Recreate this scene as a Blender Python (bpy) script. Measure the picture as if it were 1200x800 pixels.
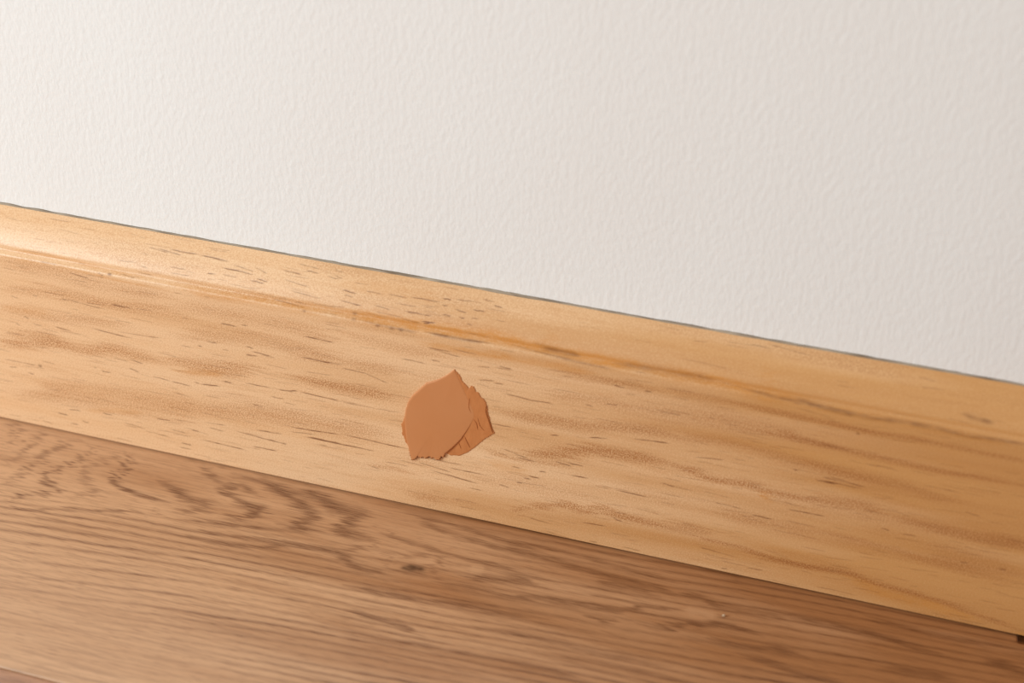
import bpy, bmesh, math, random
import numpy as np
from mathutils import Matrix, Vector

# ---------------------------------------------------------------- camera, world, light
scene = bpy.context.scene
col = scene.collection
for o in list(bpy.data.objects):
    bpy.data.objects.remove(o)
CAM_AXES = [[0.9539635, 0.2986612, 0.0274794], [-0.1764136, 0.4846623, 0.8567267], [0.2425528, -0.8221338, 0.5150381]]
CAM_LOC = [0.143016, -0.440764, 0.343259]
CAM_LENS = 57.000
cam_data = bpy.data.cameras.new('camera')
cam_data.sensor_width = 36.0
cam_data.lens = CAM_LENS
cam_data.clip_start = 0.01
cam_data.dof.use_dof = True
cam_data.dof.focus_distance = 0.556
cam_data.dof.aperture_fstop = 7.8
cam = bpy.data.objects.new('camera', cam_data)
col.objects.link(cam)
m = Matrix(CAM_AXES).transposed().to_4x4()
m.translation = Vector(CAM_LOC)
cam.matrix_world = m
scene.camera = cam

world = bpy.data.worlds.new('room_ambience')
world.use_nodes = True
world.node_tree.nodes['Background'].inputs[0].default_value = (1.0, 0.865, 0.76, 1)
world.node_tree.nodes['Background'].inputs[1].default_value = 0.52
scene.world = world

def area(name, loc, target, sx, sy, power, color):
    d = bpy.data.lights.new(name, 'AREA')
    d.shape = 'RECTANGLE'; d.size = sx; d.size_y = sy
    d.energy = power; d.color = color
    o = bpy.data.objects.new(name, d); col.objects.link(o)
    o.location = loc
    o.rotation_euler = (Vector(target) - Vector(loc)).to_track_quat('-Z', 'Y').to_euler()
    return o
area('window_light', (-1.18, -1.02, 0.66), (0, 0, 0.05), 0.62, 0.62, 22.5, (0.80, 0.935, 1.0))

vs = scene.view_settings
vs.view_transform = 'Standard'; vs.look = 'None'
vs.exposure = 0.09; vs.gamma = 1.0; vs.use_curve_mapping = False

# ---------------------------------------------------------------- helpers
rng = np.random.default_rng(7)

def vnoise(x, y, seed, octaves=1):
    """smooth value noise on arrays, range 0..1"""
    tot = 0; amp = 1; norm = 0
    for k in range(octaves):
        g = np.random.default_rng(seed + k * 101).random((256, 256))
        xi = np.floor(x).astype(int); yi = np.floor(y).astype(int)
        fx = x - xi; fy = y - yi
        fx = fx * fx * (3 - 2 * fx); fy = fy * fy * (3 - 2 * fy)
        a = g[xi % 256, yi % 256]; b = g[(xi + 1) % 256, yi % 256]
        c = g[xi % 256, (yi + 1) % 256]; d = g[(xi + 1) % 256, (yi + 1) % 256]
        tot = tot + amp * ((a * (1 - fx) + b * fx) * (1 - fy) + (c * (1 - fx) + d * fx) * fy)
        norm += amp; amp *= 0.5; x = x * 2 + 3.7; y = y * 2 + 9.1
    return tot / norm

def smooth_poly(pts, n=6):
    """Catmull-Rom resampling"""
    p = np.array(pts, float)
    if len(p) < 3:
        return p
    q = np.vstack([2 * p[0] - p[1], p, 2 * p[-1] - p[-2]])
    out = []
    for i in range(1, len(q) - 2):
        for t in np.linspace(0, 1, n, endpoint=False):
            a, b, c, d = q[i - 1], q[i], q[i + 1], q[i + 2]
            out.append(0.5 * (2 * b + (c - a) * t + (2 * a - 5 * b + 4 * c - d) * t * t + (3 * b - a - 3 * c + d) * t ** 3))
    out.append(p[-1])
    return np.array(out)

def stroke(field, xs, ys, pts, hw, strength, soft_end=True, power=2.0, jag=None, jagx=None):
    """adds one soft line of wood figure to field[ix, iy]; xs, ys ascending, mm"""
    pad = hw * 3
    padx = pad + (6 if jagx is not None else 0)
    i0 = np.searchsorted(xs, pts[:, 0].min() - padx); i1 = np.searchsorted(xs, pts[:, 0].max() + padx)
    j0 = np.searchsorted(ys, pts[:, 1].min() - pad); j1 = np.searchsorted(ys, pts[:, 1].max() + pad)
    if i1 <= i0 or j1 <= j0:
        return
    X, Y = np.meshgrid(xs[i0:i1], ys[j0:j1], indexing='ij')
    if jag is not None:
        Y = Y + jag[i0:i1, j0:j1]
    if jagx is not None:
        X = X + jagx[i0:i1, j0:j1]
    best = np.full(X.shape, 1e9); wid = np.ones(X.shape)
    seg = np.linalg.norm(np.diff(pts, axis=0), axis=1); tot = max(seg.sum(), 1e-6); acc = 0
    for k in range(len(pts) - 1):
        a, b = pts[k], pts[k + 1]; d = b - a; L2 = max(d @ d, 1e-9)
        t = np.clip(((X - a[0]) * d[0] + (Y - a[1]) * d[1]) / L2, 0, 1)
        dist = np.hypot(X - a[0] - t * d[0], Y - a[1] - t * d[1])
        u = (acc + t * seg[k]) / tot; acc += seg[k]
        w = (0.35 + 0.65 * np.clip(np.minimum(u, 1 - u) * 6, 0, 1)) if soft_end else 1.0
        mk = dist < best
        best = np.where(mk, dist, best); wid = np.where(mk, w, wid)
    v = strength * wid * np.exp(-(best / (hw * wid)) ** power)
    f = field[i0:i1, j0:j1]
    field[i0:i1, j0:j1] = 1 - (1 - f) * (1 - np.clip(v, 0, 1))

def grid_object(name, P, attr, mat, parent=None, closed_back=None):
    """P: (nx, ny, 3) points -> a quad sheet with a point colour attribute"""
    nx, ny = P.shape[:2]
    me = bpy.data.meshes.new(name)
    me.vertices.add(nx * ny)
    me.vertices.foreach_set('co', P.reshape(-1).astype(np.float32))
    idx = np.arange(nx * ny).reshape(nx, ny)
    q = np.stack([idx[:-1, :-1], idx[1:, :-1], idx[1:, 1:], idx[:-1, 1:]], -1).reshape(-1, 4)
    nf = len(q)
    me.loops.add(nf * 4); me.polygons.add(nf)
    me.loops.foreach_set('vertex_index', q.reshape(-1).astype(np.int32))
    me.polygons.foreach_set('loop_start', np.arange(0, nf * 4, 4, dtype=np.int32))
    me.polygons.foreach_set('loop_total', np.full(nf, 4, dtype=np.int32))
    me.update(calc_edges=True)
    me.polygons.foreach_set('use_smooth', np.ones(nf, dtype=bool))
    if attr is not None:
        a = me.attributes.new('figure', 'FLOAT_COLOR', 'POINT')
        a.data.foreach_set('color', attr.reshape(-1).astype(np.float32))
    me.materials.append(mat)
    o = bpy.data.objects.new(name, me); col.objects.link(o)
    o.parent = parent
    return o

def mesh_object(name, verts, faces, mat, parent=None, smooth=False):
    me = bpy.data.meshes.new(name)
    me.from_pydata([tuple(map(float, v)) for v in verts], [], faces)
    me.update()
    bm = bmesh.new(); bm.from_mesh(me)
    bmesh.ops.recalc_face_normals(bm, faces=bm.faces); bm.to_mesh(me); bm.free()
    if smooth:
        me.polygons.foreach_set('use_smooth', np.ones(len(me.polygons), dtype=bool))
    me.materials.append(mat)
    o = bpy.data.objects.new(name, me); col.objects.link(o)
    o.parent = parent
    return o

def box(name, lo, hi, mat, parent=None):
    x0, y0, z0 = lo; x1, y1, z1 = hi
    v = [(x0, y0, z0), (x1, y0, z0), (x1, y1, z0), (x0, y1, z0), (x0, y0, z1), (x1, y0, z1), (x1, y1, z1), (x0, y1, z1)]
    f = [(0, 3, 2, 1), (4, 5, 6, 7), (0, 1, 5, 4), (1, 2, 6, 5), (2, 3, 7, 6), (3, 0, 4, 7)]
    return mesh_object(name, v, f, mat, parent)

def srgb(r, g, b):
    f = lambda c: (c / 255 / 12.92) if c <= 10 else ((c / 255 + 0.055) / 1.055) ** 2.4
    return (f(r), f(g), f(b), 1)

class Nodes:
    def __init__(self, name):
        self.mat = bpy.data.materials.new(name); self.mat.use_nodes = True
        self.nt = self.mat.node_tree; self.bsdf = self.nt.nodes['Principled BSDF']
    def n(self, kind, **kw):
        nd = self.nt.nodes.new(kind)
        for k, v in kw.items():
            setattr(nd, k, v)
        return nd
    def link(self, a, b):
        self.nt.links.new(a, b)
    def val(self, sock, v):
        if hasattr(v, 'is_linked') or hasattr(v, 'links'):
            self.link(v, sock)
        else:
            sock.default_value = v
    def math(self, op, a, b=0.0, clamp=False):
        nd = self.n('ShaderNodeMath', operation=op, use_clamp=clamp)
        self.val(nd.inputs[0], a); self.val(nd.inputs[1], b)
        return nd.outputs[0]
    def mix(self, fac, a, b, blend='MIX'):
        nd = self.n('ShaderNodeMix', data_type='RGBA', blend_type=blend)
        nd.clamp_factor = True
        self.val(nd.inputs[0], fac); self.val(nd.inputs[6], a); self.val(nd.inputs[7], b)
        return nd.outputs[2]
    def remap(self, v, a, b, c=0.0, d=1.0):
        nd = self.n('ShaderNodeMapRange')
        self.val(nd.inputs[0], v)
        for k, x in enumerate((a, b, c, d)):
            nd.inputs[k + 1].default_value = x
        return nd.outputs[0]
    def coords(self, scale, rot=(0, 0, 0)):
        tc = self.n('ShaderNodeTexCoord'); mp = self.n('ShaderNodeMapping')
        mp.inputs['Scale'].default_value = scale; mp.inputs['Rotation'].default_value = rot
        self.link(tc.outputs['Object'], mp.inputs[0])
        return mp.outputs[0]
    def noise(self, scale_vec, detail=2.0, rough=0.5, dist=0.0):
        t = self.n('ShaderNodeTexNoise'); t.inputs['Scale'].default_value = 1.0
        t.inputs['Detail'].default_value = detail; t.inputs['Roughness'].default_value = rough
        t.inputs['Distortion'].default_value = dist
        self.link(self.coords(scale_vec), t.inputs['Vector'])
        return t.outputs['Fac']
    def attr(self, name):
        a = self.n('ShaderNodeAttribute'); a.attribute_name = name
        s = self.n('ShaderNodeSeparateColor'); self.link(a.outputs['Color'], s.inputs[0])
        return s.outputs[0], s.outputs[1], s.outputs[2], a.outputs['Alpha']
    def bump(self, h, strength, dist):
        b = self.n('ShaderNodeBump'); b.inputs['Strength'].default_value = strength
        b.inputs['Distance'].default_value = dist
        self.link(h, b.inputs['Height']); self.link(b.outputs[0], self.bsdf.inputs['Normal'])
    def out(self, color=None, rough=None, spec=None):
        if color is not None: self.val(self.bsdf.inputs['Base Color'], color)
        if rough is not None: self.val(self.bsdf.inputs['Roughness'], rough)
        if spec is not None: self.val(self.bsdf.inputs['Specular IOR Level'], spec)
        return self.mat

# ---------------------------------------------------------------- measured wood figure (mm)
# BANDS / RESIN / DARK: [[[along, up the board]...], half width, strength]
BANDS = [[[[-172.32,67.34],[-151.79,68.49],[-135.28,66.89],[-118.75,67.37],[-105.69,67.89]],3.01,0.35],[[[-173.79,57.77],[-152.92,60.08],[-135.42,60.05],[-122.75,60.49],[-109.5,61.75],[-96.59,60.93]],2.34,0.5],[[[-175.24,48.39],[-161.12,50.13],[-143.95,50.76],[-123.56,52.77]],2.01,0.35],[[[-177.46,33.99],[-170.24,35.12],[-161.18,37.35],[-150.6,38.82],[-142.06,38.45],[-131.52,41.35],[-121.49,40.61],[-108.14,40.59]],2.34,0.75],[[[-175.07,38.09],[-162.51,40.3],[-150.31,41.01]],3.01,0.45],[[[-172.04,10.76],[-162.5,15.1],[-151.41,19.02],[-140.84,19.86],[-126.83,21.84],[-109.78,22.32],[-89.55,24.29]],5.02,0.5],[[[-106.0,64.47],[-86.66,64.93],[-70.81,65.42],[-58.34,64.59],[-42.94,63.08]],3.01,0.42],[[[-107.05,52.67],[-87.35,55.32],[-71.26,57.26],[-55.54,57.12],[-43.11,57.35]],2.68,0.35],[[[-109.7,41.67],[-98.2,40.94],[-84.99,42.69],[-75.13,45.48]],3.01,0.65],[[[-63.96,45.1],[-56.06,44.37],[-46.6,44.69],[-34.14,44.31],[-20.26,44.61]],2.01,0.75],[[[-65.15,53.08],[-54.1,54.04],[-43.17,55.32]],2.01,0.35],[[[-109.78,22.32],[-89.55,24.29],[-72.95,26.93],[-56.74,27.72],[-43.96,27.78],[-31.31,28.54],[-21.93,28.58]],4.01,0.5],[[[-42.85,66.41],[-30.68,65.6],[-18.63,64.13],[-6.69,64.31]],2.01,0.4],[[[-43.21,53.96],[-30.87,54.21],[-18.68,54.12]],2.01,0.35],[[[28.28,66.8],[39.7,66.65],[50.99,66.82],[64.9,67.26]],1.67,0.55],[[[28.58,59.35],[34.39,58.31],[45.8,58.85],[57.09,59.39]],2.01,0.4],[[[11.39,47.21],[23.2,47.16],[33.43,47.45],[43.54,48.06],[54.86,50.31],[66.14,50.9],[74.55,50.84]],2.68,0.65],[[[59.36,67.02],[73.17,67.46],[86.84,67.28],[100.34,67.09],[116.32,66.87],[134.75,66.0]],1.34,0.45],[[[117.46,66.18],[130.34,65.94],[152.2,66.25],[167.66,66.1],[177.87,66.32],[187.73,66.48]],1.17,0.6],[[[87.69,58.45],[98.56,58.66],[112.03,58.52],[121.91,58.24],[137.8,57.46],[157.08,56.6],[166.17,57.19],[179.48,57.56],[189.42,57.76]],1.17,0.65],[[[113.01,50.29],[123.05,49.4],[145.54,49.28],[153.31,47.91],[164.76,47.48]],2.01,0.5],[[[114.6,37.03],[124.07,37.36],[133.36,38.33],[141.45,37.69]],2.34,0.65],[[[141.45,37.69],[149.6,36.4],[157.59,35.76],[168.14,35.13],[180.94,35.78],[193.62,36.1]],2.01,0.6],[[[120.2,24.81],[136.61,24.57],[151.59,23.34],[159.68,22.74],[175.36,23.5]],1.34,0.45],[[[106.63,9.69],[117.82,10.18],[131.34,10.97],[140.13,9.1],[154.98,8.22],[171.79,5.81],[181.81,3.32],[189.66,2.37]],1.34,0.75],[[[69.13,48.59],[82.81,51.76],[93.8,52.01],[102.07,51.32],[112.98,50.61],[123.71,50.54]],1.67,0.45],[[[101.02,60.84],[114.62,59.13],[122.76,57.79]],1.34,0.6],[[[19.26,31.51],[29.61,33.6],[38.32,36.34],[46.87,40.05],[51.18,40.38],[58.41,39.7],[64.13,39.7],[72.66,39.69]],2.01,0.85],[[[71.24,39.69],[78.36,39.02],[84.13,37.36],[89.73,37.36],[95.23,38.02],[99.42,37.69],[103.67,36.7],[114.64,36.71],[120.01,37.36]],1.51,0.85],[[[20.0,7.12],[27.48,11.17],[34.88,14.46],[40.85,14.88],[45.39,13.51],[50.58,16.24],[55.67,15.03],[68.91,14.12],[77.64,13.86]],1.51,0.8],[[[77.64,13.86],[86.39,12.57],[97.88,12.01],[109.33,10.76],[123.4,10.25]],1.0,0.75],[[[71.68,15.89],[80.34,15.98],[87.47,16.39]],2.01,0.5],[[[-17.37,4.03],[-11.04,5.23],[-4.75,5.32]],2.68,0.4],[[[-34.75,13.74],[-25.2,14.93],[-18.89,14.99]],1.34,0.4],[[[7.22,31.48],[17.81,29.78],[26.78,29.81],[41.53,30.89]],1.0,0.5],[[[5.94,18.1],[18.11,19.27],[30.2,18.66],[48.03,19.51]],3.34,0.2],[[[154.92,27.64],[167.11,25.74],[185.39,25.52]],4.01,0.25],[[[88.16,24.27],[105.02,24.38],[121.66,24.15]],3.01,0.3],[[[43.02,57.58],[62.75,58.69],[87.44,60.99],[109.05,61.06]],2.68,0.3],[[[131.12,35.08],[158.73,28.64],[186.59,19.0]],5.02,0.15]]
RESIN = [[[[-105.78,72.43],[-89.57,71.65],[-74.03,72.59],[-64.7,72.75],[-55.45,72.91],[-43.35,73.59]],2.01,0.65],[[[-46.42,73.63],[-34.21,73.47],[-22.26,73.86],[-10.44,74.24],[1.25,74.63],[15.67,75.24],[23.01,74.58]],2.68,0.95],[[[-15.62,67.38],[-3.75,67.88],[5.07,67.76],[16.67,69.53]],1.34,0.6],[[[7.17,74.27],[15.79,74.69],[23.07,74.31],[30.25,74.21],[37.43,73.83],[47.33,73.69],[55.69,73.84],[64.03,73.72]],2.01,0.95],[[[58.59,73.26],[69.56,73.64],[77.69,74.05],[85.86,73.93],[94.18,72.76],[102.22,72.64],[112.8,72.75]],2.34,0.8],[[[-172.48,73.58],[-152.41,74.5],[-135.52,73.69],[-112.43,73.1]],0.67,0.5],[[[-171.73,71.19],[-154.88,71.3],[-134.83,70.68],[-105.54,69.59]],0.43,0.5],[[[-106.76,37.35],[-98.4,38.43],[-88.4,40.56]],1.34,0.45],[[[-145.29,11.82],[-134.5,14.6],[-122.26,16.23]],1.34,0.4],[[[-175.07,49.48],[-154.07,51.53]],1.67,0.3],[[[130.37,10.0],[143.26,6.41],[157.02,5.59],[173.58,3.12]],2.01,0.5],[[[107.75,71.52],[126.07,71.79],[151.83,71.43],[176.85,71.58]],1.34,0.5],[[[26.73,77.25],[31.03,77.18]],2.68,0.3],[[[97.09,78.49],[99.87,77.92]],3.01,0.3],[[[102.5,34.72],[105.3,34.39]],2.01,0.6],[[[8.84,25.9],[23.93,25.98]],2.01,0.3],[[[187.28,0.97],[192.61,0.73]],1.67,0.5],[[[5.06,68.4],[16.69,68.57],[31.07,68.69],[45.26,68.49]],1.34,0.5],[[[-45.67,83.18],[-30.74,84.3],[-9.65,83.63]],2.01,0.25]]
DARK = [[[[-12.9,72.07],[-6.97,71.99],[-1.07,71.91],[4.74,72.11],[10.52,72.31]],0.54,0.85],[[[-35.32,71.81],[-29.07,71.5],[-21.67,71.36],[-15.76,71.56]],0.5,0.5],[[[16.09,73.32],[27.86,72.07],[36.48,71.69],[44.97,71.58],[52.09,71.55]],0.47,0.6],[[[23.07,74.31],[27.32,74.52],[34.53,74.15],[38.91,73.54]],1.0,0.6],[[[50.2,73.38],[61.26,73.76],[72.21,74.13],[84.45,74.22]],1.0,0.4],[[[85.86,73.93],[99.6,72.42],[110.2,72.53],[123.26,71.52],[135.71,71.5],[148.21,71.78],[163.65,71.62],[176.77,72.09],[186.6,72.2]],0.84,0.65],[[[158.33,77.71],[163.42,77.37],[167.27,76.79]],0.84,0.7]]
SPOTS = [[-128.74,71.8,0.65,1],[-38.61,74.14,0.65,0.9],[-38.43,72.13,0.65,0.9],[-29.78,71.35,0.65,0.7],[-24.96,71.34,0.77,1],[-21.67,71.36,0.65,0.9],[-56.06,71.63,0.48,0.9],[-159.69,27.89,0.32,0],[-161.81,27.8,0.65,0.9],[77.64,74.32,0.65,0.6]]
PORES = [[-116.93,83.88,-108.62,83.15,0.5],[-133.3,71.62,-130.86,70.76,0.7],[-125.44,72.98,-118.64,72.02,0.4],[-144.92,69.78,-136.73,68.64,0.6],[-149.07,58.42,-147.08,58.12,0.7],[-129.45,59.86,-121.17,59.78,0.8],[-139.62,58.54,-132.89,58.84,0.5],[-138.07,57.47,-133.74,57.3,0.5],[-170.01,55.38,-166.62,54.99,0.4],[-160.76,57.52,-158.75,57.22,0.6],[-113.74,84.11,-103.75,83.07,0.6],[-126.63,77.35,-120.21,77.84,0.4],[-118.33,76.94,-114.98,76.6,0.4],[-119.35,74.63,-112.74,74.25,0.4],[-164.7,68.09,-161.31,68.05,0.4],[-165.59,47.83,-163.61,47.17,0.7],[-169.54,44.57,-167.6,43.54,0.6],[-108.92,84.32,-97.67,84.4,0.7],[-97.67,84.4,-86.38,83.91,0.8],[-107.39,78.51,-100.92,78.41,0.5],[-106.85,76.48,-98.85,76.65,0.5],[-92.96,78.57,-89.83,78.81,0.7],[-88.29,81.48,-76.13,80.87,1.0],[-84.56,83.02,-76.42,82.02,0.6],[-76.85,83.74,-71.69,81.94,0.5],[-87.7,79.18,-81.95,78.97,0.6],[-77.5,78.84,-71.8,78.64,0.9],[-74.93,79.88,-71.04,79.37,0.9],[-66.65,84.29,-59.74,84.0,0.7],[-58.6,85.68,-53.87,85.3,0.8],[-65.27,81.26,-55.65,79.96,0.5],[-62.86,77.82,-50.32,77.06,0.5],[-68.11,73.93,-57.0,72.93,0.5],[-62.14,87.45,-54.29,87.01,0.5],[-50.71,84.96,-46.02,84.59,0.5],[-48.9,87.64,-45.75,87.29,0.6],[-48.42,85.65,-45.2,85.03,0.6],[-87.61,60.7,-81.22,60.64,0.9],[-79.57,61.64,-77.34,61.76,0.7],[-102.16,60.15,-99.91,59.92,0.6],[-56.9,61.88,-45.45,61.56,0.8],[-96.82,49.93,-95.52,49.86,0.9],[-93.38,52.37,-89.18,52.2,0.6],[-103.48,48.56,-99.23,48.4,0.6],[-87.39,50.16,-85.12,50.29,0.7],[-78.49,53.38,-75.64,52.95,0.8],[-78.39,49.98,-76.16,49.76,0.9],[-76.35,51.77,-69.05,51.24,0.8],[-162.44,45.64,-158.38,45.04,0.4],[-153.43,46.04,-146.33,45.37,0.9],[-138.49,48.36,-122.46,47.44,0.8],[-127.96,49.1,-110.6,49.87,0.5],[-176.67,27.59,-162.53,27.65,0.6],[-174.98,24.64,-171.74,24.96,0.8],[-167.32,23.7,-164.87,23.48,0.9],[-161.13,30.13,-155.23,29.93,0.5],[-139.38,32.2,-138.41,31.68,0.7],[-136.43,31.02,-132.66,31.1,0.9],[-131.23,37.86,-125.19,37.35,0.5],[-124.39,38.58,-119.11,37.57,0.8],[-125.15,34.5,-121.16,33.92,0.8],[-116.17,33.2,-108.85,32.63,0.7],[-152.43,10.97,-147.1,11.42,0.7],[-157.01,8.44,-152.78,8.26,0.9],[-152.5,4.92,-148.95,4.97,0.8],[-147.26,7.25,-144.5,6.74,0.9],[-138.2,12.66,-134.05,12.47,0.7],[-116.22,15.01,-110.38,15.59,0.8],[-129.76,10.46,-121.22,9.41,0.6],[-121.3,8.65,-111.06,8.01,0.6],[-164.11,3.43,-159.89,2.87,0.5],[-134.08,2.7,-127.13,2.41,0.4],[-78.69,50.26,-74.21,50.16,0.8],[-58.83,53.39,-43.23,53.28,0.8],[-108.85,32.63,-100.55,32.28,0.7],[-99.39,34.32,-97.43,34.03,0.9],[-97.76,33.96,-89.47,34.69,0.9],[-87.98,37.13,-84.72,37.13,0.8],[-79.44,38.28,-69.74,38.27,0.7],[-67.18,38.13,-59.46,39.12,1.0],[-59.46,39.12,-43.65,38.41,1.0],[-43.65,38.41,-31.14,38.4,0.5],[-31.14,38.4,-21.85,38.74,0.4],[-77.35,29.88,-73.45,29.68,0.8],[-69.93,34.71,-65.1,34.72,0.6],[-96.69,17.95,-88.31,18.4,0.6],[-102.09,13.41,-99.4,13.29,0.9],[-95.15,16.1,-89.5,15.56,0.7],[-110.72,11.81,-104.64,11.35,0.6],[-107.07,6.69,-102.65,6.59,0.9],[-98.98,10.05,-80.57,9.52,0.8],[-85.08,16.94,-65.38,15.64,0.7],[-76.67,19.23,-66.81,19.67,0.9],[-62.73,23.5,-44.05,24.55,0.9],[-63.47,21.53,-53.73,22.32,0.7],[-57.02,20.84,-44.16,20.93,0.8],[-78.77,11.79,-68.85,11.9,0.8],[-107.94,4.61,-102.81,4.68,0.5],[-44.04,24.91,-18.84,24.33,0.8],[-58.65,20.46,-34.61,20.64,0.9],[-44.17,20.57,-31.44,20.67,0.8],[-76.84,16.27,-69.61,16.12,0.7],[-67.02,15.62,-65.05,15.71,0.8],[-33.15,13.75,-29.98,13.42,0.6],[-28.34,17.08,-18.88,17.16,0.5],[-23.58,18.92,-12.62,18.66,0.4],[-44.61,81.3,-39.0,80.81,0.7],[-36.35,82.45,-30.21,82.06,0.6],[-21.74,78.01,-11.91,78.02,0.8],[-15.23,75.7,-10.26,76.01,0.9],[-14.53,75.24,-12.19,75.37,0.9],[-8.62,79.19,-5.66,79.14,0.8],[-2.76,79.37,-0.94,79.12,0.9],[-28.83,82.59,-21.29,82.46,0.6],[-21.42,83.02,-9.52,83.08,0.7],[-9.33,82.24,-7.84,82.22,0.8],[-9.84,84.47,-6.87,84.41,0.9],[-5.51,84.94,-0.22,85.0,0.6],[3.82,86.58,7.38,86.34,0.8],[7.63,85.24,10.62,84.91,0.8],[0.91,82.61,5.32,82.53,0.7],[-4.75,81.61,-0.82,81.15,0.8],[0.97,79.75,3.57,79.92,0.6],[-0.0,77.56,2.03,77.64,0.6],[-44.31,77.53,-36.6,77.13,0.8],[-32.31,78.18,-26.13,77.53,0.5],[-43.32,79.76,-40.19,79.43,0.8],[-31.84,76.22,-21.22,75.78,0.4],[-22.65,75.53,-15.04,74.86,0.4],[-21.67,60.51,-12.64,60.09,0.8],[-11.14,62.06,-7.86,62.09,0.8],[-35.52,52.2,-26.35,49.42,0.6],[-43.26,52.25,-33.99,51.85,0.6],[5.24,57.93,11.12,58.53,0.9],[5.15,62.86,9.55,63.47,0.6],[11.0,63.78,16.82,64.03,0.5],[-12.64,66.69,-3.74,66.57,0.6],[-8.18,65.97,-0.77,65.23,0.6],[-3.75,67.88,5.07,67.43,0.5],[12.15,64.68,16.82,64.36,0.8],[14.16,54.54,25.89,53.79,0.9],[22.98,53.81,31.1,54.28,0.5],[11.14,57.87,14.07,57.85,0.6],[30.75,41.76,33.67,42.09,1.0],[43.77,43.74,50.33,44.92,0.8],[60.21,46.87,70.61,47.61,0.9],[48.7,57.85,52.92,58.46,0.7],[41.66,56.29,44.54,55.94,0.6],[50.49,65.74,54.45,65.31,0.7],[60.85,65.74,63.63,65.7,0.7],[10.02,41.46,17.47,41.78,0.6],[36.47,32.11,42.94,31.92,0.9],[38.17,27.3,44.64,27.46,1.0],[27.51,26.48,29.9,26.36,1.0],[24.02,23.53,27.62,23.34,1.0],[21.95,22.33,24.66,22.27,0.9],[17.92,25.95,20.93,25.96,0.9],[53.57,25.1,65.21,24.82,0.9],[46.82,25.2,52.13,24.74,0.4],[69.02,31.65,73.36,30.98,0.6],[53.7,13.46,57.3,12.59,1.0],[42.65,8.86,51.58,9.33,0.7],[24.62,6.1,32.25,5.49,0.6],[46.03,1.73,49.03,1.78,0.6],[57.96,2.28,63.92,2.02,0.6],[30.88,1.84,40.03,0.9,0.4],[19.3,30.13,26.78,29.81,0.7],[32.65,31.55,38.59,30.88,0.7],[-15.74,19.71,-3.31,18.38,0.8],[-11.06,17.59,5.98,15.95,0.9],[-4.87,20.15,8.96,20.26,0.7],[-12.62,22.23,1.27,22.33,0.5],[13.6,17.45,17.27,16.92,0.9],[19.61,19.98,21.73,19.79,0.7],[2.94,13.41,7.56,13.46,0.5],[14.14,32.4,23.78,30.49,0.6],[65.5,59.3,73.88,58.9,0.6],[87.63,59.08,91.69,59.36,0.5],[110.69,47.1,112.08,46.77,0.9],[117.73,44.82,124.49,44.47,0.7],[120.22,46.42,124.85,45.88,0.7],[109.78,31.42,123.47,31.46,0.8],[99.22,26.37,106.23,26.07,0.9],[86.37,28.33,96.28,27.7,0.5],[91.69,2.11,93.69,2.29,1.0],[100.05,4.72,105.75,4.8,0.7],[119.6,44.94,132.47,44.77,0.8],[121.48,47.05,132.9,45.53,0.7],[140.49,31.38,143.22,31.06,1.0],[146.45,30.87,151.76,30.89,0.6],[164.1,43.71,169.37,43.07,0.6],[166.02,24.42,168.59,24.77,0.8],[177.68,25.15,180.33,24.84,0.8],[127.89,64.75,129.2,64.73,0.9],[122.91,2.98,136.86,2.86,0.5],[79.3,44.3,88.93,45.57,0.6],[83.83,9.05,89.65,8.42,0.6],[99.05,0.47,107.63,0.62,0.6],[117.33,58.79,128.05,57.74,0.4],[96.49,88.53,110.03,87.44,0.4],[91.29,87.58,98.04,87.44,0.4]]
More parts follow.
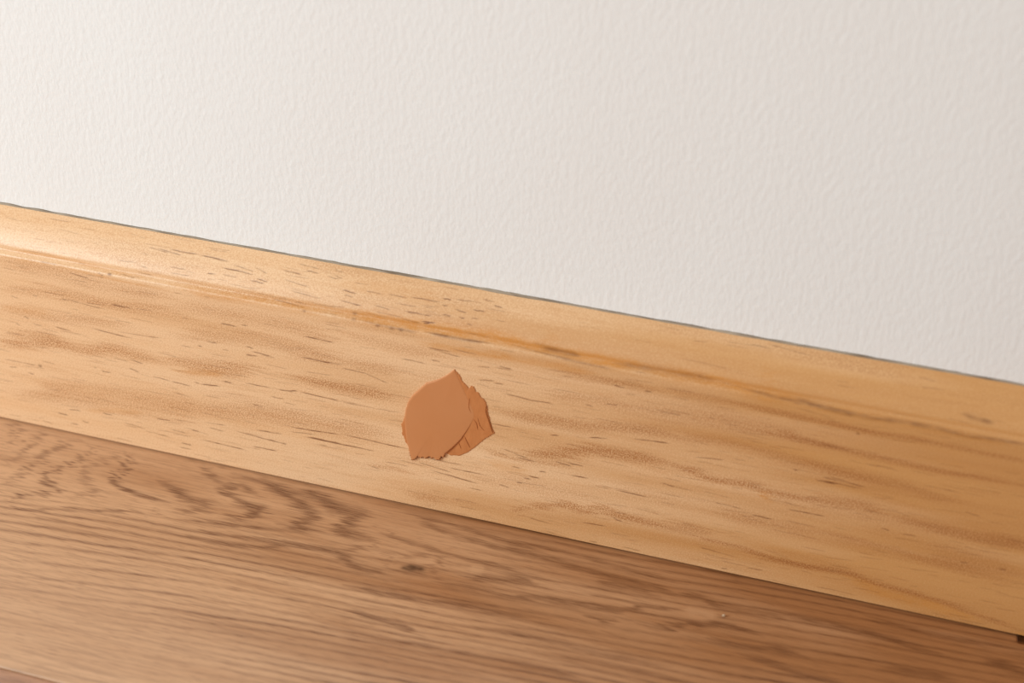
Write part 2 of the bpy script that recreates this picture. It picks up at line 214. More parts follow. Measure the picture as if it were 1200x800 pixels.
FLOOR_RINGS = [[[[-173.41,-26.58],[-170.56,-22.64],[-171.53,-17.06],[-175.17,-13.56],[-179.64,-13.95]],0.91,0.5],[[[-166.01,-38.23],[-163.19,-31.57],[-161.79,-22.43],[-163.29,-15.9],[-165.96,-13.27]],1.36,0.4],[[[-160.28,-47.22],[-155.76,-40.69],[-153.71,-29.9],[-151.03,-19.75],[-148.03,-12.81]],1.36,0.5],[[[-139.38,-15.59],[-141.66,-26.74],[-144.92,-32.96],[-147.0,-38.68],[-142.6,-42.57],[-138.46,-43.8],[-141.33,-47.5],[-149.73,-53.13],[-153.91,-57.24]],1.14,0.65],[[[-129.01,-15.37],[-133.04,-23.67],[-135.07,-33.33],[-128.58,-38.68],[-127.37,-42.54],[-132.54,-48.09]],1.36,0.4],[[[-127.03,-15.81],[-123.68,-23.15],[-123.24,-25.8],[-123.52,-31.43],[-121.71,-34.07],[-115.76,-36.29],[-108.2,-37.88],[-98.18,-38.03]],1.0,0.8],[[[-107.9,-25.88],[-100.05,-31.25],[-89.58,-35.52]],1.36,0.5],[[[-151.2,-61.49],[-134.98,-55.24],[-121.21,-50.36],[-109.45,-47.76],[-101.72,-45.03],[-102.57,-42.21]],0.82,0.55],[[[-103.13,-28.56],[-92.12,-33.77],[-85.12,-33.94],[-86.63,-38.13],[-94.26,-42.39]],1.82,0.55],[[[-97.21,-13.73],[-86.13,-22.52],[-80.45,-20.51],[-69.49,-24.16]],1.36,0.55],[[[-87.77,-22.56],[-74.23,-30.08],[-67.38,-30.8],[-69.87,-35.84],[-77.31,-40.52]],1.82,0.75],[[[-73.66,-13.71],[-62.71,-19.62],[-55.47,-23.44],[-50.3,-27.88],[-51.67,-33.51],[-51.34,-36.44],[-42.89,-35.48]],2.5,0.75],[[[-61.92,-17.73],[-52.41,-17.04],[-40.66,-21.88],[-33.4,-22.43],[-35.83,-28.94],[-35.47,-32.86],[-26.37,-33.66],[-22.95,-34.44]],2.5,0.75],[[[-86.01,-15.89],[-76.08,-15.67],[-61.3,-19.12]],1.14,0.5],[[[-94.05,-45.92],[-76.25,-42.7],[-55.22,-39.83],[-48.62,-39.0]],0.82,0.6],[[[-83.96,-52.95],[-71.45,-52.5],[-59.84,-50.38],[-46.33,-45.63],[-37.3,-44.89],[-31.02,-45.11],[-23.6,-48.25],[-16.62,-50.52]],1.14,0.65],[[[-59.1,-45.19],[-40.92,-43.72],[-26.84,-40.24],[-18.52,-33.87]],0.82,0.55],[[[-85.69,-49.57],[-67.66,-47.21],[-47.08,-43.92]],0.68,0.5],[[[-30.15,-47.21],[-19.93,-49.8],[-12.31,-49.95]],1.36,0.6],[[[-24.87,-25.58],[-18.5,-29.89],[-8.65,-31.38],[4.09,-32.77],[13.37,-33.36],[25.52,-33.87],[37.76,-35.21]],1.0,0.5],[[[-13.58,-18.01],[-2.97,-21.4],[9.88,-22.88],[22.26,-23.46],[34.61,-24.47]],1.36,0.55],[[[-20.53,-16.32],[-4.57,-16.88],[14.79,-19.16],[33.7,-21.39]],0.91,0.5],[[[11.92,-42.39],[18.85,-40.9],[26.84,-38.1],[34.26,-38.29]],2.05,0.6],[[[-25.05,-59.51],[-10.33,-58.93],[1.18,-58.07],[9.43,-56.53],[20.8,-55.68],[32.21,-55.24],[43.16,-53.62]],1.0,0.65],[[[-19.35,-69.69],[-11.35,-71.3],[0.53,-71.94],[7.31,-74.71]],1.0,0.65],[[[3.49,-48.13],[17.84,-46.79],[29.69,-47.2],[40.8,-45.58]],0.91,0.5],[[[22.4,-23.9],[40.66,-24.75],[58.58,-25.58],[70.34,-26.12],[82.15,-27.51]],1.36,0.6],[[[20.73,-18.57],[44.99,-18.88],[69.23,-21.37],[81.04,-22.38]],0.91,0.5],[[[54.0,-30.45],[65.32,-29.27],[74.29,-30.71]],1.82,0.5],[[[29.69,-47.2],[40.44,-44.35],[51.85,-43.96],[65.56,-41.84],[71.51,-37.1],[81.07,-35.54]],1.36,0.6],[[[73.73,-46.45],[80.38,-45.0],[84.16,-40.64],[90.39,-39.78],[98.26,-37.47],[108.08,-38.38]],1.36,0.75],[[[55.99,-48.71],[64.19,-47.6]],1.14,0.7],[[[82.15,-27.51],[87.64,-26.5],[91.42,-28.35],[96.66,-29.21]],1.14,0.6],[[[93.0,-45.76],[107.93,-45.22],[118.48,-43.66],[129.37,-44.85]],1.14,0.65],[[[104.61,-49.3],[114.18,-50.12],[125.19,-52.41],[138.24,-51.9]],1.36,0.65],[[[115.66,-26.14],[126.66,-25.84],[137.65,-26.36],[145.79,-26.55],[156.65,-27.88],[164.65,-28.47]],1.59,0.6],[[[139.35,-17.89],[153.17,-19.66],[171.94,-19.6],[187.72,-18.36]],1.14,0.5],[[[178.96,-26.42],[185.51,-27.45],[193.33,-29.63]],1.82,0.7],[[[147.37,-40.66],[160.31,-39.04],[170.66,-38.68]],1.82,0.5],[[[-14.13,-44.45],[-12.84,-40.65],[-6.74,-36.57],[0.33,-35.06],[3.13,-36.96],[1.65,-41.29],[-3.47,-45.44],[-10.44,-46.95],[-14.13,-44.45]],1.0,0.4],[[[90.8,-28.11],[104.87,-28.13],[118.42,-26.07]],2.27,0.35],[[[-12.93,-81.75],[3.23,-79.08],[22.56,-77.78],[44.34,-76.37],[66.25,-76.8]],1.14,0.45],[[[23.8,-64.7],[40.35,-63.21],[62.81,-63.81],[84.34,-62.51]],1.14,0.4],[[[47.69,-69.06],[69.31,-67.72],[90.81,-67.51]],1.14,0.4]]
FLOOR_PALE = [[[[-6.98,-40.03],[-3.48,-38.8],[-0.1,-38.09]],1.82,0.8],[[[83.69,-34.63],[89.2,-34.04],[95.46,-34.51]],1.82,0.6],[[[11.83,-37.72],[16.93,-36.88]],2.27,0.6],[[[38.5,-37.73],[55.56,-36.35]],1.82,0.3]]
FLOOR_SPOTS = [[-5.2,-43.22,1.82,1],[-7.45,-44.48,1.36,0.8]]
PUTTY_TOP = [[-2.79,60.15],[-4.23,58.47],[-5.89,56.86],[-8.97,54.63],[-12.64,52.58],[-14.91,49.87],[-17.2,47.14],[-18.93,44.2],[-19.98,40.74],[-20.35,37.08],[-20.15,33.21],[-19.71,28.69],[-18.92,24.89],[-18.35,22.36],[-17.77,20.35],[-16.6,21.29],[-15.83,22.41],[-14.78,21.99],[-13.79,22.63],[-12.74,22.34],[-11.75,23.37],[-10.76,22.81],[-9.72,23.59],[-8.85,22.86],[-7.8,22.97],[-7.11,24.33],[-6.25,24.27],[-5.68,26.0],[-4.82,27.0],[-2.83,29.31],[-0.01,33.24],[1.93,36.95],[3.3,39.84],[4.49,43.01],[4.23,45.18],[3.18,47.5],[1.91,50.39],[0.47,53.22],[-1.14,56.64],[-2.11,58.61]]
PUTTY_UNDER = [[-2.56,59.7],[-0.87,57.94],[-0.01,55.94],[1.28,54.97],[2.25,53.74],[3.07,54.92],[4.02,54.75],[4.77,52.9],[5.78,52.37],[6.48,51.08],[7.49,50.67],[8.17,49.87],[8.76,48.1],[9.03,45.94],[9.53,43.82],[10.15,40.76],[10.91,39.32],[11.5,38.04],[10.24,36.91],[7.91,34.56],[4.58,30.58],[1.77,27.62],[-1.07,25.76],[-2.8,25.68],[-3.94,25.21],[-5.68,26.0],[-7.99,25.46],[-12.04,24.51],[-16.12,24.22],[-18.74,24.93],[-19.79,26.35],[-20.77,28.12],[-21.45,30.28],[-21.65,34.18],[-20.7,37.01],[-19.83,38.5],[-17.78,43.49],[-13.77,49.48],[-8.12,54.5],[-4.22,57.85]]
PUTTY_RIDGES = [[[[4.11,41.96],[5.09,40.57],[5.7,38.13]],0.22],[[[0.88,34.75],[1.7,32.66],[2.99,30.34]],0.25],[[[2.59,49.9],[2.35,46.68],[3.23,44.32]],0.2],[[[8.47,48.67],[8.25,46.08],[9.15,43.1],[10.35,39.52],[10.94,38.04]],0.3],[[[5.5,42.91],[6.4,39.91],[7.84,38.3]],0.15],[[[-1.14,31.68],[-0.25,29.25]],0.15]]
SPECK_XY = [96.94,-33.55]
JOINT_X = 188.16

# ---------------------------------------------------------------- materials
def wall_material():
    k = Nodes('painted_wall')
    a = k.noise((620, 620, 330), 2, 0.5)
    b = k.noise((1300, 1300, 600), 2, 0.5)
    h = k.math('ADD', k.math('MULTIPLY', k.remap(a, 0.35, 0.75), 1.0), k.math('MULTIPLY', b, 0.45))
    big = k.noise((9, 9, 5), 2, 0.5)
    c = k.mix(k.remap(big, 0.3, 0.7), srgb(236, 234, 231), srgb(233, 229, 225))
    k.bump(h, 0.22, 0.0004)
    return k.out(c, 0.65, 0.3)

def pine_material():
    k = Nodes('pine_board')
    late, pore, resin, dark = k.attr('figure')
    stip = k.noise((2000, 2000, 2600), 1, 0.5)              # fine stipple of the sanded grain
    streak = k.noise((55, 900, 900), 3, 0.6)                # fibres
    wide = k.noise((6, 90, 90), 3, 0.55)                    # slow tone changes across the board
    base = k.mix(k.remap(wide, 0.3, 0.7), srgb(237, 195, 152), srgb(230, 182, 134))
    honey_fall = k.n('ShaderNodeAttribute'); honey_fall.attribute_name = 'honey_falloff'
    base = k.mix(honey_fall.outputs['Fac'], base, k.mix(k.remap(wide, 0.3, 0.7), srgb(208, 152, 92), srgb(196, 138, 80)))  # darker honey wood, also carrying the painted loss of light
    base = k.mix(k.math('MULTIPLY', k.remap(streak, 0.5, 0.8), 0.35), base, srgb(196, 138, 84))
    calm = k.remap(honey_fall.outputs['Fac'], 0.2, 1.0, 1.0, 0.3)
    lf = k.math('MULTIPLY', late, k.remap(stip, 0.38, 0.60, 0.15, 1.25))
    c = k.mix(k.math('MULTIPLY', lf, 0.95), base, k.mix(honey_fall.outputs['Fac'], srgb(184, 124, 72), srgb(162, 100, 50)))
    c = k.mix(k.math('MULTIPLY', k.remap(stip, 0.5, 0.36, 0.0, 0.28), calm), c, srgb(250, 218, 174))
    c = k.mix(k.math('MULTIPLY', k.remap(stip, 0.52, 0.64, 0.0, 0.24), calm), c, srgb(186, 128, 78))
    c = k.mix(k.math('MULTIPLY', resin, k.remap(stip, 0.35, 0.65, 0.65, 0.95)), c, srgb(204, 134, 54))
    c = k.mix(k.math('MULTIPLY', dark, 0.8), c, srgb(112, 66, 32))
    c = k.mix(k.math('MULTIPLY', pore, 1.0, True), c, srgb(118, 68, 34))
    h = k.math('SUBTRACT', k.math('MULTIPLY', streak, 0.4), k.math('MULTIPLY', pore, 0.8))
    k.bump(h, 0.25, 0.0003)
    return k.out(c, k.remap(stip, 0.2, 0.8, 0.38, 0.46), 0.55)

def oak_material(name, light, mid, dark_c, seed=0.0):
    k = Nodes(name)
    ring, pale, tone, spot = k.attr('figure')
    tick = k.noise((150 + seed, 2600, 2600), 2, 0.6)
    fine = k.noise((28 + seed, 800, 800), 4, 0.65)
    wide = k.noise((5 + seed, 60, 60), 2, 0.5)
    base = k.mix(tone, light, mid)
    base = k.mix(k.math('MULTIPLY', k.remap(wide, 0.4, 0.7), 0.25), base, mid)
    base = k.mix(k.math('MULTIPLY', k.remap(fine, 0.48, 0.70), 0.35), base, dark_c)
    rf = k.math('MULTIPLY', ring, k.remap(tick, 0.32, 0.62, 0.35, 1.0))
    c = k.mix(k.math('MULTIPLY', rf, 1.05, True), base, dark_c)
    c = k.mix(k.math('MULTIPLY', k.remap(tick, 0.54, 0.68), 0.35), c, dark_c)
    c = k.mix(k.math('MULTIPLY', pale, 0.6), c, light)
    c = k.mix(spot, c, srgb(78, 48, 26))
    h = k.math('SUBTRACT', k.math('MULTIPLY', fine, 0.3), k.math('MULTIPLY', rf, 0.6))
    k.bump(h, 0.25, 0.0003)
    return k.out(c, 0.34, 0.8)

def plain(name, c, rough, spec=0.4, var=0.0, vscale=(300, 300, 300), c2=None, bump=0):
    k = Nodes(name)
    n = k.noise(vscale, 3, 0.55)
    cc = k.mix(k.math('MULTIPLY', k.remap(n, 0.3, 0.7), var), c, c2 or c)
    if bump: k.bump(n, bump, 0.0003)
    return k.out(cc, rough, spec)

M_wall = wall_material()
M_pine = pine_material()
M_oak = oak_material('oak_plank', srgb(211, 165, 124), srgb(166, 113, 70), srgb(108, 64, 34))
M_oak2 = oak_material('oak_plank_darker', srgb(190, 142, 110), srgb(166, 116, 86), srgb(122, 78, 54), 9.0)
M_sub = plain('subfloor', srgb(60, 44, 32), 0.9, 0.1, 0.4, c2=srgb(40, 30, 22))
M_caulk = plain('dusty_joint', srgb(184, 168, 148), 0.9, 0.1, 0.9, (90, 600, 600), srgb(116, 98, 80))
M_putty = plain('putty_smooth', srgb(200, 133, 84), 0.5, 0.35, 0.6, (60, 60, 60), srgb(196, 126, 74), 0.04)
M_putty2 = plain('putty_thin', srgb(200, 128, 74), 0.55, 0.35, 0.7, (500, 900, 220), srgb(186, 114, 62), 0.4)
M_crumb = plain('putty_crumb', srgb(150, 86, 46), 0.7, 0.3, 0.6, c2=srgb(120, 66, 34))
M_speck = plain('plaster_speck', srgb(190, 160, 130), 0.8, 0.2, 0.3, c2=srgb(190, 160, 130))

# ---------------------------------------------------------------- wall
T = 0.012
wall = box('wall_back', (-1.3, 0.0, 0.0), (1.3, 0.1, 1.6), M_wall)
wall['kind'] = 'structure'
wall['label'] = 'white painted wall with fine stippled roller texture above the pine baseboard'

# ---------------------------------------------------------------- baseboard
def dense_axis(lo, hi, step, far_lo, far_hi, far_step):
    a = np.arange(lo, hi + step / 2, step)
    l = np.arange(far_lo, lo - far_step / 2, far_step); r = np.arange(hi + far_step, far_hi + far_step / 2, far_step)
    return np.concatenate([l, a, r])

# profile in (y, z): flat face, a small rounded lip, shallow cove, then the eased top running back to the wall
def profile():
    pts = [(-0.0110, 0.00055), (-0.0118, 0.0006), (-T, 0.0008)]
    z = np.arange(0.0010, 0.0700, 0.0002)
    pts += [(-T, v) for v in z]
    pts += [(-0.01200, 0.0704), (-0.01198, 0.0708), (-0.01190, 0.0712), (-0.01175, 0.07155), (-0.01152, 0.0718), (-0.01125, 0.0719), (-0.0110, 0.0720)]
    a = np.array([-0.0110, 0.0720]); b = np.array([-0.00035, 0.0848])
    d = b - a; n = np.array([-d[1], d[0]]) / np.linalg.norm(d)
    for t in np.linspace(0.02, 1, 76):
        bulge = 0.0011 * math.sin(math.pi * t ** 0.8) - 0.0006 * math.exp(-((t - 0.07) / 0.05) ** 2)
        p = a + d * t + n * bulge
        pts.append(tuple(p))
    return np.array(pts)

prof = profile()
S = np.concatenate([[0], np.cumsum(np.linalg.norm(np.diff(prof, axis=0), axis=1))]) * 1000.0 - 0.1   # mm up the profile
JX = JOINT_X
xs = dense_axis(-215, 222, 0.6, -1300, 1300, 25)

def pine_figure(xs, S):
    X, Y = np.meshgrid(xs, S, indexing='ij')
    jag = (vnoise(X / 16, Y / 2.0, 3, 2) - 0.5) * 1.6
    jagx = (vnoise(X / 25, Y / 0.55, 4, 2) - 0.5) * 14
    late = np.zeros(X.shape); pore = np.zeros(X.shape); resin = np.zeros(X.shape); dark = np.zeros(X.shape)
    for pts, w, s in BANDS:
        stroke(late, xs, S, smooth_poly(pts), w, s, True, 2.4, jag, jagx)
    for pts, w, s in RESIN:
        stroke(resin, xs, S, smooth_poly(pts), w, s, True, 2.6, jag * 0.6, jagx * 0.6)
    for pts, w, s in DARK:
        stroke(dark, xs, S, smooth_poly(pts), w, s, True, 2.0, jag * 0.5, jagx * 0.5)
    for x, y, w, s in SPOTS:
        stroke(dark, xs, S, np.array([[x - w * 0.3, y], [x + w * 0.3, y]]), w * 0.8, s, False)
    for x0, y0, x1, y1, s in PORES:
        n = 6; tt = np.linspace(0, 1, n)
        px = x0 + (x1 - x0) * tt; py = y0 + (y1 - y0) * tt + rng.normal(0, 0.07, n)
        stroke(pore, xs, S, np.stack([px, py], 1), 0.14 + 0.06 * s, min(1, 0.15 + s))
    # faint hair-thin fibres everywhere, a little steeper than the board
    for _ in range(1300):
        x0 = rng.uniform(-210, 215); y0 = rng.uniform(0.5, S[-1] - 1); L = rng.uniform(2.5, 11)
        if y0 > 72 and x0 > 0 and rng.random() < 0.8:
            continue
        n = 5; tt = np.linspace(0, 1, n)
        stroke(pore, xs, S, np.stack([x0 + L * tt, y0 + rng.normal(0.0, 0.05) * L * tt + rng.normal(0, 0.05, n)], 1),
               rng.uniform(0.09, 0.16), rng.uniform(0.15, 0.6) ** 1.3)
    # slow mottling of the broad bands, patchy colour in the resin streak
    late *= 0.55 + 0.55 * vnoise(X / 12, Y / 3.0, 21, 3) + 0.45 * vnoise(X / 14, Y / 0.5, 22, 2)
    mott = vnoise(X / 40, Y / 3.5, 33, 3)
    late = np.clip(late + np.clip(mott - 0.5, 0, 1) * 0.8 * (0.4 + 1.2 * vnoise(X / 14, Y / 0.5, 34, 2)), 0, 1)
    resin *= 0.45 + 0.9 * vnoise(X / 3, Y / 0.8, 41, 2)
    dark *= 0.3 + 1.2 * vnoise(X / 2.5, Y / 0.8, 51, 2)
    pore *= 0.35 + 1.0 * vnoise(X / 2.2, Y / 0.7, 61, 2)
    return np.clip(np.stack([late, pore, resin, dark], -1), 0, 1)

nx, ny = len(xs), len(S)
P = np.zeros((nx, ny, 3))
P[:, :, 0] = xs[:, None] / 1000
P[:, :, 1] = prof[None, :, 0]; P[:, :, 2] = prof[None, :, 1]
# the top edge wanders slightly against the wall
wob = (vnoise(xs / 11, xs * 0 + 2, 71, 3) - 0.5) * 0.0004
fade = np.clip((S - (S[-1] - 4)) / 4, 0, 1)
P[:, :, 1] += wob[:, None] * fade[None, :]
base = bpy.data.objects.new('baseboard_back', None); col.objects.link(base)
base['kind'] = 'structure'
base['label'] = 'pale varnished pine baseboard with brown grain streaks running along the wall'
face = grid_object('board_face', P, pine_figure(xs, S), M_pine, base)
# honey wood colour, plus light falloff painted in toward the right, in tongues that follow the grain
XX, YY = np.meshgrid(xs, S, indexing='ij')
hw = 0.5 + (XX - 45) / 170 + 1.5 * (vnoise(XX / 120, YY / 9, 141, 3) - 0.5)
honey_fall = face.data.attributes.new('honey_falloff', 'FLOAT', 'POINT')
honey_fall.data.foreach_set('value', np.clip(hw, 0, 1).reshape(-1).astype(np.float32))
# closed back, underside, top and ends of the same board
def board_core(name, x0, x1, z0, parent):
    pr = [(-T + 0.0006, z0), (-T + 0.0006, 0.0700), (-0.0100, 0.0712), (-0.0030, 0.0800), (-0.0012, 0.0812), (-0.0012, z0)]
    v = [(x0, y, z) for y, z in pr] + [(x1, y, z) for y, z in pr]; n = len(pr)
    f = [tuple(range(n)), tuple(range(2 * n - 1, n - 1, -1))] + [(i, (i + 1) % n, n + (i + 1) % n, n + i) for i in range(n)]
    return mesh_object(name, v, f, M_pine, parent)
board_core('board_core', -1.3, 1.3, 0.0006, base)

# dusty joint between the board top and the wall
def joint_bead(x0, x1, parent):
    X = np.arange(x0, x1, 0.002)
    v = []; f = []
    for x in X:
        a = vnoise(np.array([x * 1000 / 6]), np.array([5.0]), 81, 3)[0]
        b = vnoise(np.array([x * 1000 / 15]), np.array([9.0]), 91, 2)[0]
        zt = 0.0851 + 0.0006 * a
        v += [(x, -0.0006, 0.0834), (x, -0.0004 + 0.0002 * b, zt - 0.0004), (x, 0.0, zt + 0.0001), (x, 0.0, 0.0834)]
    n = len(X)
    for i in range(n - 1):
        for j in range(4):
            f.append((4 * i + j, 4 * i + (j + 1) % 4, 4 * i + 4 + (j + 1) % 4, 4 * i + 4 + j))
    f += [(0, 3, 2, 1), (4 * n - 4, 4 * n - 3, 4 * n - 2, 4 * n - 1)]
    o = mesh_object('joint_filler', v, f, M_caulk, parent, True)
    o['label'] = 'thin grey dusty joint line along the top of the board'
    return o
joint_bead(-1.3, 1.3, base)

# ---------------------------------------------------------------- floor
sub = box('floor', (-1.3, -1.3, -0.03), (1.3, 0.1, -0.0085), M_sub)
sub['kind'] = 'structure'
sub['label'] = 'brown oak-look plank floor in front of the baseboard'

def oak_figure(X, Y, xs, ys, main):
    ring = np.zeros(X.shape); pale = np.zeros(X.shape); spot = np.zeros(X.shape)
    D = -Y                                                     # mm out from the wall
    jag = (vnoise(X / 9, Y / 1.2, 13, 2) - 0.5) * 1.0
    jagx = (vnoise(X / 12, Y / 0.7, 14, 2) - 0.5) * 11
    # straight growth lines away from the cathedral figure
    w = D + 3.0 * (vnoise(X / 60, Y / 25, 23, 2) - 0.5) + 0.7 * (vnoise(X / 12, Y / 4, 24, 2) - 0.5) + 0.05 * X - 0.11 * 18 * np.log1p(np.exp(np.clip(-(X + 35) / 18, -40, 40)))
    ph = (w / (3.3 + 0.8 * vnoise(X / 200, Y / 30, 25))) % 1.0
    line = np.exp(-((ph - 0.5) / 0.17) ** 2) * (0.1 + 0.7 * vnoise(X / 30, w / 3.3, 26, 2) + 0.7 * vnoise(X / 120, w / 3.7 + 9, 36, 1) ** 1.5)
    if main:
        zone = 1 / (1 + np.exp(-(D - (44 + 0.02 * X - 0.09 * np.clip(X + 60, -200, 0))) / 4))      # past the cathedral
        right = 1 / (1 + np.exp(-(X - 10) / 12))
        calm = 1 / (1 + np.exp((76 + 0.25 * (X + 135) - D) / 6))          # quiet straight grain along the outer edge
        line *= np.clip(np.maximum(zone, right * 0.9), 0, 1) * (1 - 0.75 * calm)
        for pts, wd, s in FLOOR_RINGS:
            stroke(ring, xs, ys, smooth_poly(pts), wd * 1.15, min(1, s * 1.3), True, 2.6, jag, jagx)
        for pts, wd, s in FLOOR_PALE:
            stroke(pale, xs, ys, smooth_poly(pts), wd, s, True, 2.4)
        for x, y, wd, s in FLOOR_SPOTS:
            stroke(spot, xs, ys, np.array([[x - wd, y], [x + wd, y]]), wd * 0.8, s, False, 2.0, jag * 0.5)
    ring = 1 - (1 - ring) * (1 - np.clip(0.95 * line, 0, 1) * (1 - pale))
    ring *= 0.55 + 0.4 * vnoise(X / 8, Y / 2, 27, 3) + 0.5 * vnoise(X / 9, Y / 0.6, 30, 2)
    tone = np.clip((vnoise(X / 60, Y / 9, 28, 3) - 0.5) * 1.2 + 0.45 + (X - 0.6 * (D - 60) - 20) / 330 - (D - 60) / 420, 0, 1)  # random oak tone, with light falloff to the right and lower-left sheen painted in
    return np.clip(np.stack([ring, pale, tone, spot * (0.6 + 0.6 * vnoise(X / 1.5, Y / 0.5, 29, 2))], -1), 0, 1)

SEAM = -129.5
def plank(x0, x1, y0, y1, mat, dense=False, main=False):
    """one plank with eased long edges, mm"""
    if dense:
        px = dense_axis(-215, 225, 0.5, x0, x1, 25)
        px = px[(px >= x0) & (px <= x1)]
        py = np.arange(y0 + 0.6, y1 - 0.59, 0.4)
    else:
        px = np.arange(x0, x1 + 1, 8.0); px[-1] = x1
        py = np.linspace(y0 + 0.6, y1 - 0.6, 60)
    edge0 = [(y0, -8.0), (y0, -0.9), (y0 + 0.12, -0.4), (y0 + 0.3, -0.12)]
    edge1 = [(y1 - 0.3, -0.12), (y1 - 0.12, -0.4), (y1, -0.9), (y1, -8.0)]
    yy = np.array([e[0] for e in edge0] + list(py) + [e[0] for e in edge1])
    zz = np.array([e[1] for e in edge0] + [0.0] * len(py) + [e[1] for e in edge1])
    X, Y = np.meshgrid(px, yy, indexing='ij')
    PP = np.stack([X / 1000, Y / 1000, np.broadcast_to(zz / 1000, X.shape)], -1).copy()
    if main:     # small chip missing from the plank edge against the baseboard
        chip = (X > JOINT_X) & (X < JOINT_X + 9) & (Y > -14.8 - 0.4 * np.sin(X))
        PP[:, :, 2] = np.where(chip, np.minimum(PP[:, :, 2], -0.0018), PP[:, :, 2])
    fig = oak_figure(X, Y, px, yy, main)
    return grid_object('floor_plank', PP, fig, mat, sub)

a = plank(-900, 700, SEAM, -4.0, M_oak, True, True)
a['label'] = 'light oak plank beside the baseboard with arched grain and a small dark knot'
b = plank(-1300, 420, SEAM - 190.4, SEAM - 0.4, M_oak2)
b['label'] = 'darker plank showing at the lower left corner'
plank(420.4, 1300, SEAM - 190.4, SEAM - 0.4, M_oak)
plank(-1300, -900.4, SEAM, -4.0, M_oak2)
plank(700.4, 1300, SEAM, -4.0, M_oak2)
for r in range(2, 6):
    o = SEAM - 190.4 * (r - 1) - 0.4
    cut = (-250, 610, 90, -480)[r % 4]
    plank(-1300, cut, o - 190, o, M_oak if r % 2 else M_oak2)
    plank(cut + 0.4, 1300, o - 190, o, M_oak2 if r % 2 else M_oak)

# ---------------------------------------------------------------- putty patch
def resample(pts, step):
    p = np.array(pts + [pts[0]], float); d = np.linalg.norm(np.diff(p, axis=0), axis=1)
    s = np.concatenate([[0], np.cumsum(d)]); n = max(8, int(s[-1] / step))
    t = np.linspace(0, s[-1], n, endpoint=False)
    return np.stack([np.interp(t, s, p[:, 0]), np.interp(t, s, p[:, 1])], 1)

def smear(name, outline, mat, parent, centre, thick, y_base, seed, ragged, dome):
    """a flat smear of putty on the board face: outline in (x, z) mm, thick(x, z) mm at its rim"""
    q = resample(outline, 0.22)
    r = np.random.default_rng(seed)
    c = np.array(centre)
    amp = np.array([ragged(x, z) for x, z in q])
    dirv = q - c; L = np.linalg.norm(dirv, axis=1, keepdims=True)
    j = r.normal(0, 1, len(q)); j = 0.6 * j + 0.4 * np.roll(j, 1)
    q = q + dirv / L * (j * amp)[:, None]
    rim = np.array([thick(x, z) for x, z in q])
    n = len(q); V = []; F = []
    rings = [(1.0, 0.0), (1.0, 0.55), (0.992, 0.9), (0.98, 1.0), (0.95, 1.02), (0.88, 1.03), (0.75, 1.04), (0.55, 1.05), (0.3, 1.05), (0.1, 1.05)]
    for sc, h in rings:
        for i in range(n):
            p = c + (q[i] - c) * sc
            und = dome * (1 - sc * sc) + 0.05 * (vnoise(np.array([p[0] / 5 + seed]), np.array([p[1] / 5]), seed)[0] - 0.5) * (h > 0.9)
            rr = thick(p[0], p[1])
            V.append((p[0] / 1000, y_base - (rr * h + und * (h > 0)) / 1000, p[1] / 1000))
    for k in range(len(rings) - 1):
        for i in range(n):
            F.append((k * n + i, k * n + (i + 1) % n, (k + 1) * n + (i + 1) % n, (k + 1) * n + i))
    V.append((c[0] / 1000, y_base - (thick(c[0], c[1]) * 1.05 + dome) / 1000, c[1] / 1000)); last = len(V) - 1
    k = len(rings) - 1
    for i in range(n):
        F.append((k * n + i, k * n + (i + 1) % n, last))
    return mesh_object(name, V, F, mat, parent, True)

top = np.array(PUTTY_TOP); und = np.array(PUTTY_UNDER)
zmin = top[:, 1].min()
putty = bpy.data.objects.new('putty_patch', None); col.objects.link(putty)
pc = top.mean(0)
putty.location = (pc[0] / 1000, -T, zmin / 1000)
putty['label'] = 'brown wood filler smear with ragged edges stuck on the pine baseboard'
putty['category'] = 'wood filler'
bpy.context.view_layer.update()
inv = Matrix.Translation(putty.location).inverted()
parts = []
o = smear('under_layer', PUTTY_UNDER, M_putty2, None, und.mean(0), lambda x, z: 0.30, -T + 0.00005, 5,
          lambda x, z: 0.16 if z > pc[1] - 3 or x < pc[0] - 8 else 0.05, 0.12)
o['label'] = 'thinner orange-brown layer peeking out on the right'
parts.append(o)
ux, uz = top[:, 0].max(), top[:, 1].max()
def top_thick(x, z):
    # thins out to nothing towards the upper right where it was wiped into the layer below
    t = np.clip(((x - pc[0]) * 0.75 + (z - pc[1]) * 0.66 + 2.0) / 16.0, 0, 1)
    return 0.95 * (1 - t) + 0.37 * t
o = smear('top_layer', PUTTY_TOP, M_putty, None, pc, top_thick, -T + 0.00003, 9,
          lambda x, z: 0.22 if z < zmin + 4.0 else (0.05 if x < pc[0] else 0.03), 0.15)
o['label'] = 'smooth flat tan-brown top layer'
parts.append(o)
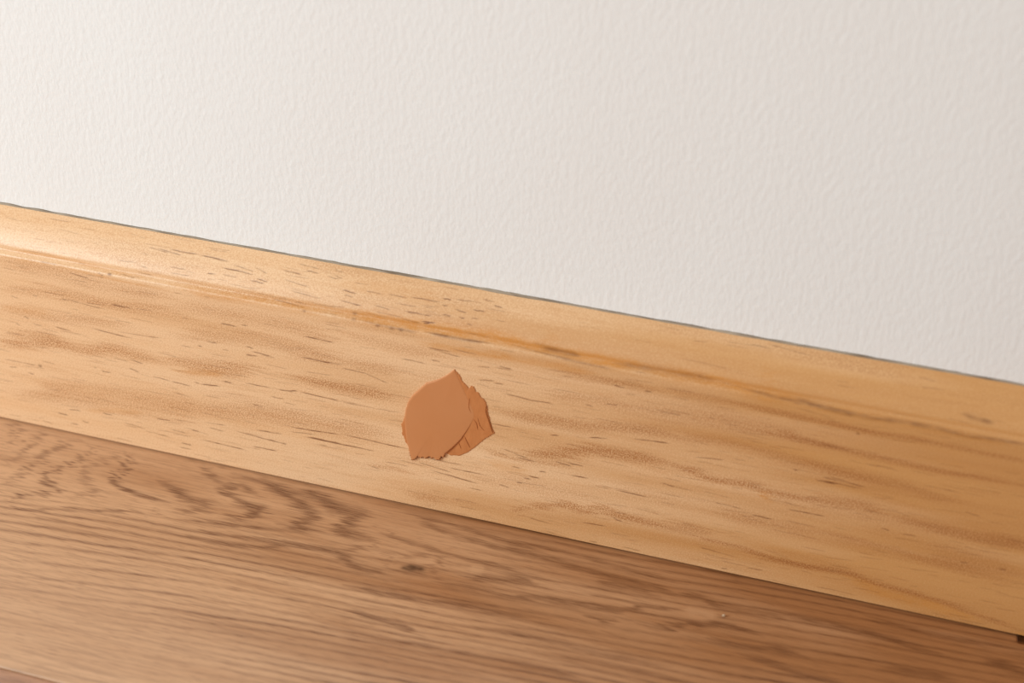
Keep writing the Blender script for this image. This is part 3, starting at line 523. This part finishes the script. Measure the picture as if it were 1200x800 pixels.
# scraped ridges in the thin layer
for pts, w in PUTTY_RIDGES:
    p = smooth_poly(pts, 5); V = []; F = []
    for i, (x, z) in enumerate(p):
        d = p[min(i + 1, len(p) - 1)] - p[max(i - 1, 0)]; nn = np.array([-d[1], d[0]]) / np.linalg.norm(d)
        e = math.sin(math.pi * (i + 0.4) / (len(p) - 0.2)) * w
        for s, hh in ((-1, 0.33), (-0.3, 0.33 + e * 0.9 + 0.08), (0.4, 0.33 + e * 0.5 + 0.05), (1, 0.33)):
            V.append(((x + nn[0] * s * e) / 1000, -T - hh / 1000, (z + nn[1] * s * e) / 1000))
    for i in range(len(p) - 1):
        for j in range(3):
            F.append((4 * i + j, 4 * i + j + 1, 4 * i + 5 + j, 4 * i + 4 + j))
        F.append((4 * i + 3, 4 * i, 4 * i + 4, 4 * i + 7))
    parts.append(mesh_object('scrape_ridge', V, F, M_putty2, None, True))
# torn crumbs along the lower edge
def crumb(name, c, r, mat, seed, squash=0.6):
    bm = bmesh.new(); bmesh.ops.create_icosphere(bm, subdivisions=1, radius=1.0)
    g = random.Random(seed)
    for v in bm.verts:
        v.co *= 0.75 + 0.5 * g.random()
        v.co = Vector((v.co.x * r * 1.3, v.co.y * r * squash, v.co.z * r)) + Vector(c)
    me = bpy.data.meshes.new(name); bm.to_mesh(me); bm.free(); me.materials.append(mat)
    o = bpy.data.objects.new(name, me); col.objects.link(o)
    return o
low = [p for p in resample(PUTTY_TOP, 0.9) if p[1] < zmin + 4.5 and p[0] < pc[0] + 6]
for i, p in enumerate(low):
    parts.append(crumb('torn_crumb', (p[0] / 1000, -T - 0.0004, (p[1] - 0.1) / 1000), 0.00022 + 0.00018 * ((i * 37) % 5) / 5, M_crumb, i))
for o in parts:
    o.parent = putty
    o.matrix_parent_inverse = inv

# ---------------------------------------------------------------- tiny speck on the floor
sp = crumb('plaster_crumb', (0, 0, 0.0004), 0.00055, M_speck, 77, 1.0)
sp.location = (SPECK_XY[0] / 1000, SPECK_XY[1] / 1000, 0.0)
sp['label'] = 'tiny pale crumb lying on the dark oak floor plank'
sp['category'] = 'crumb'
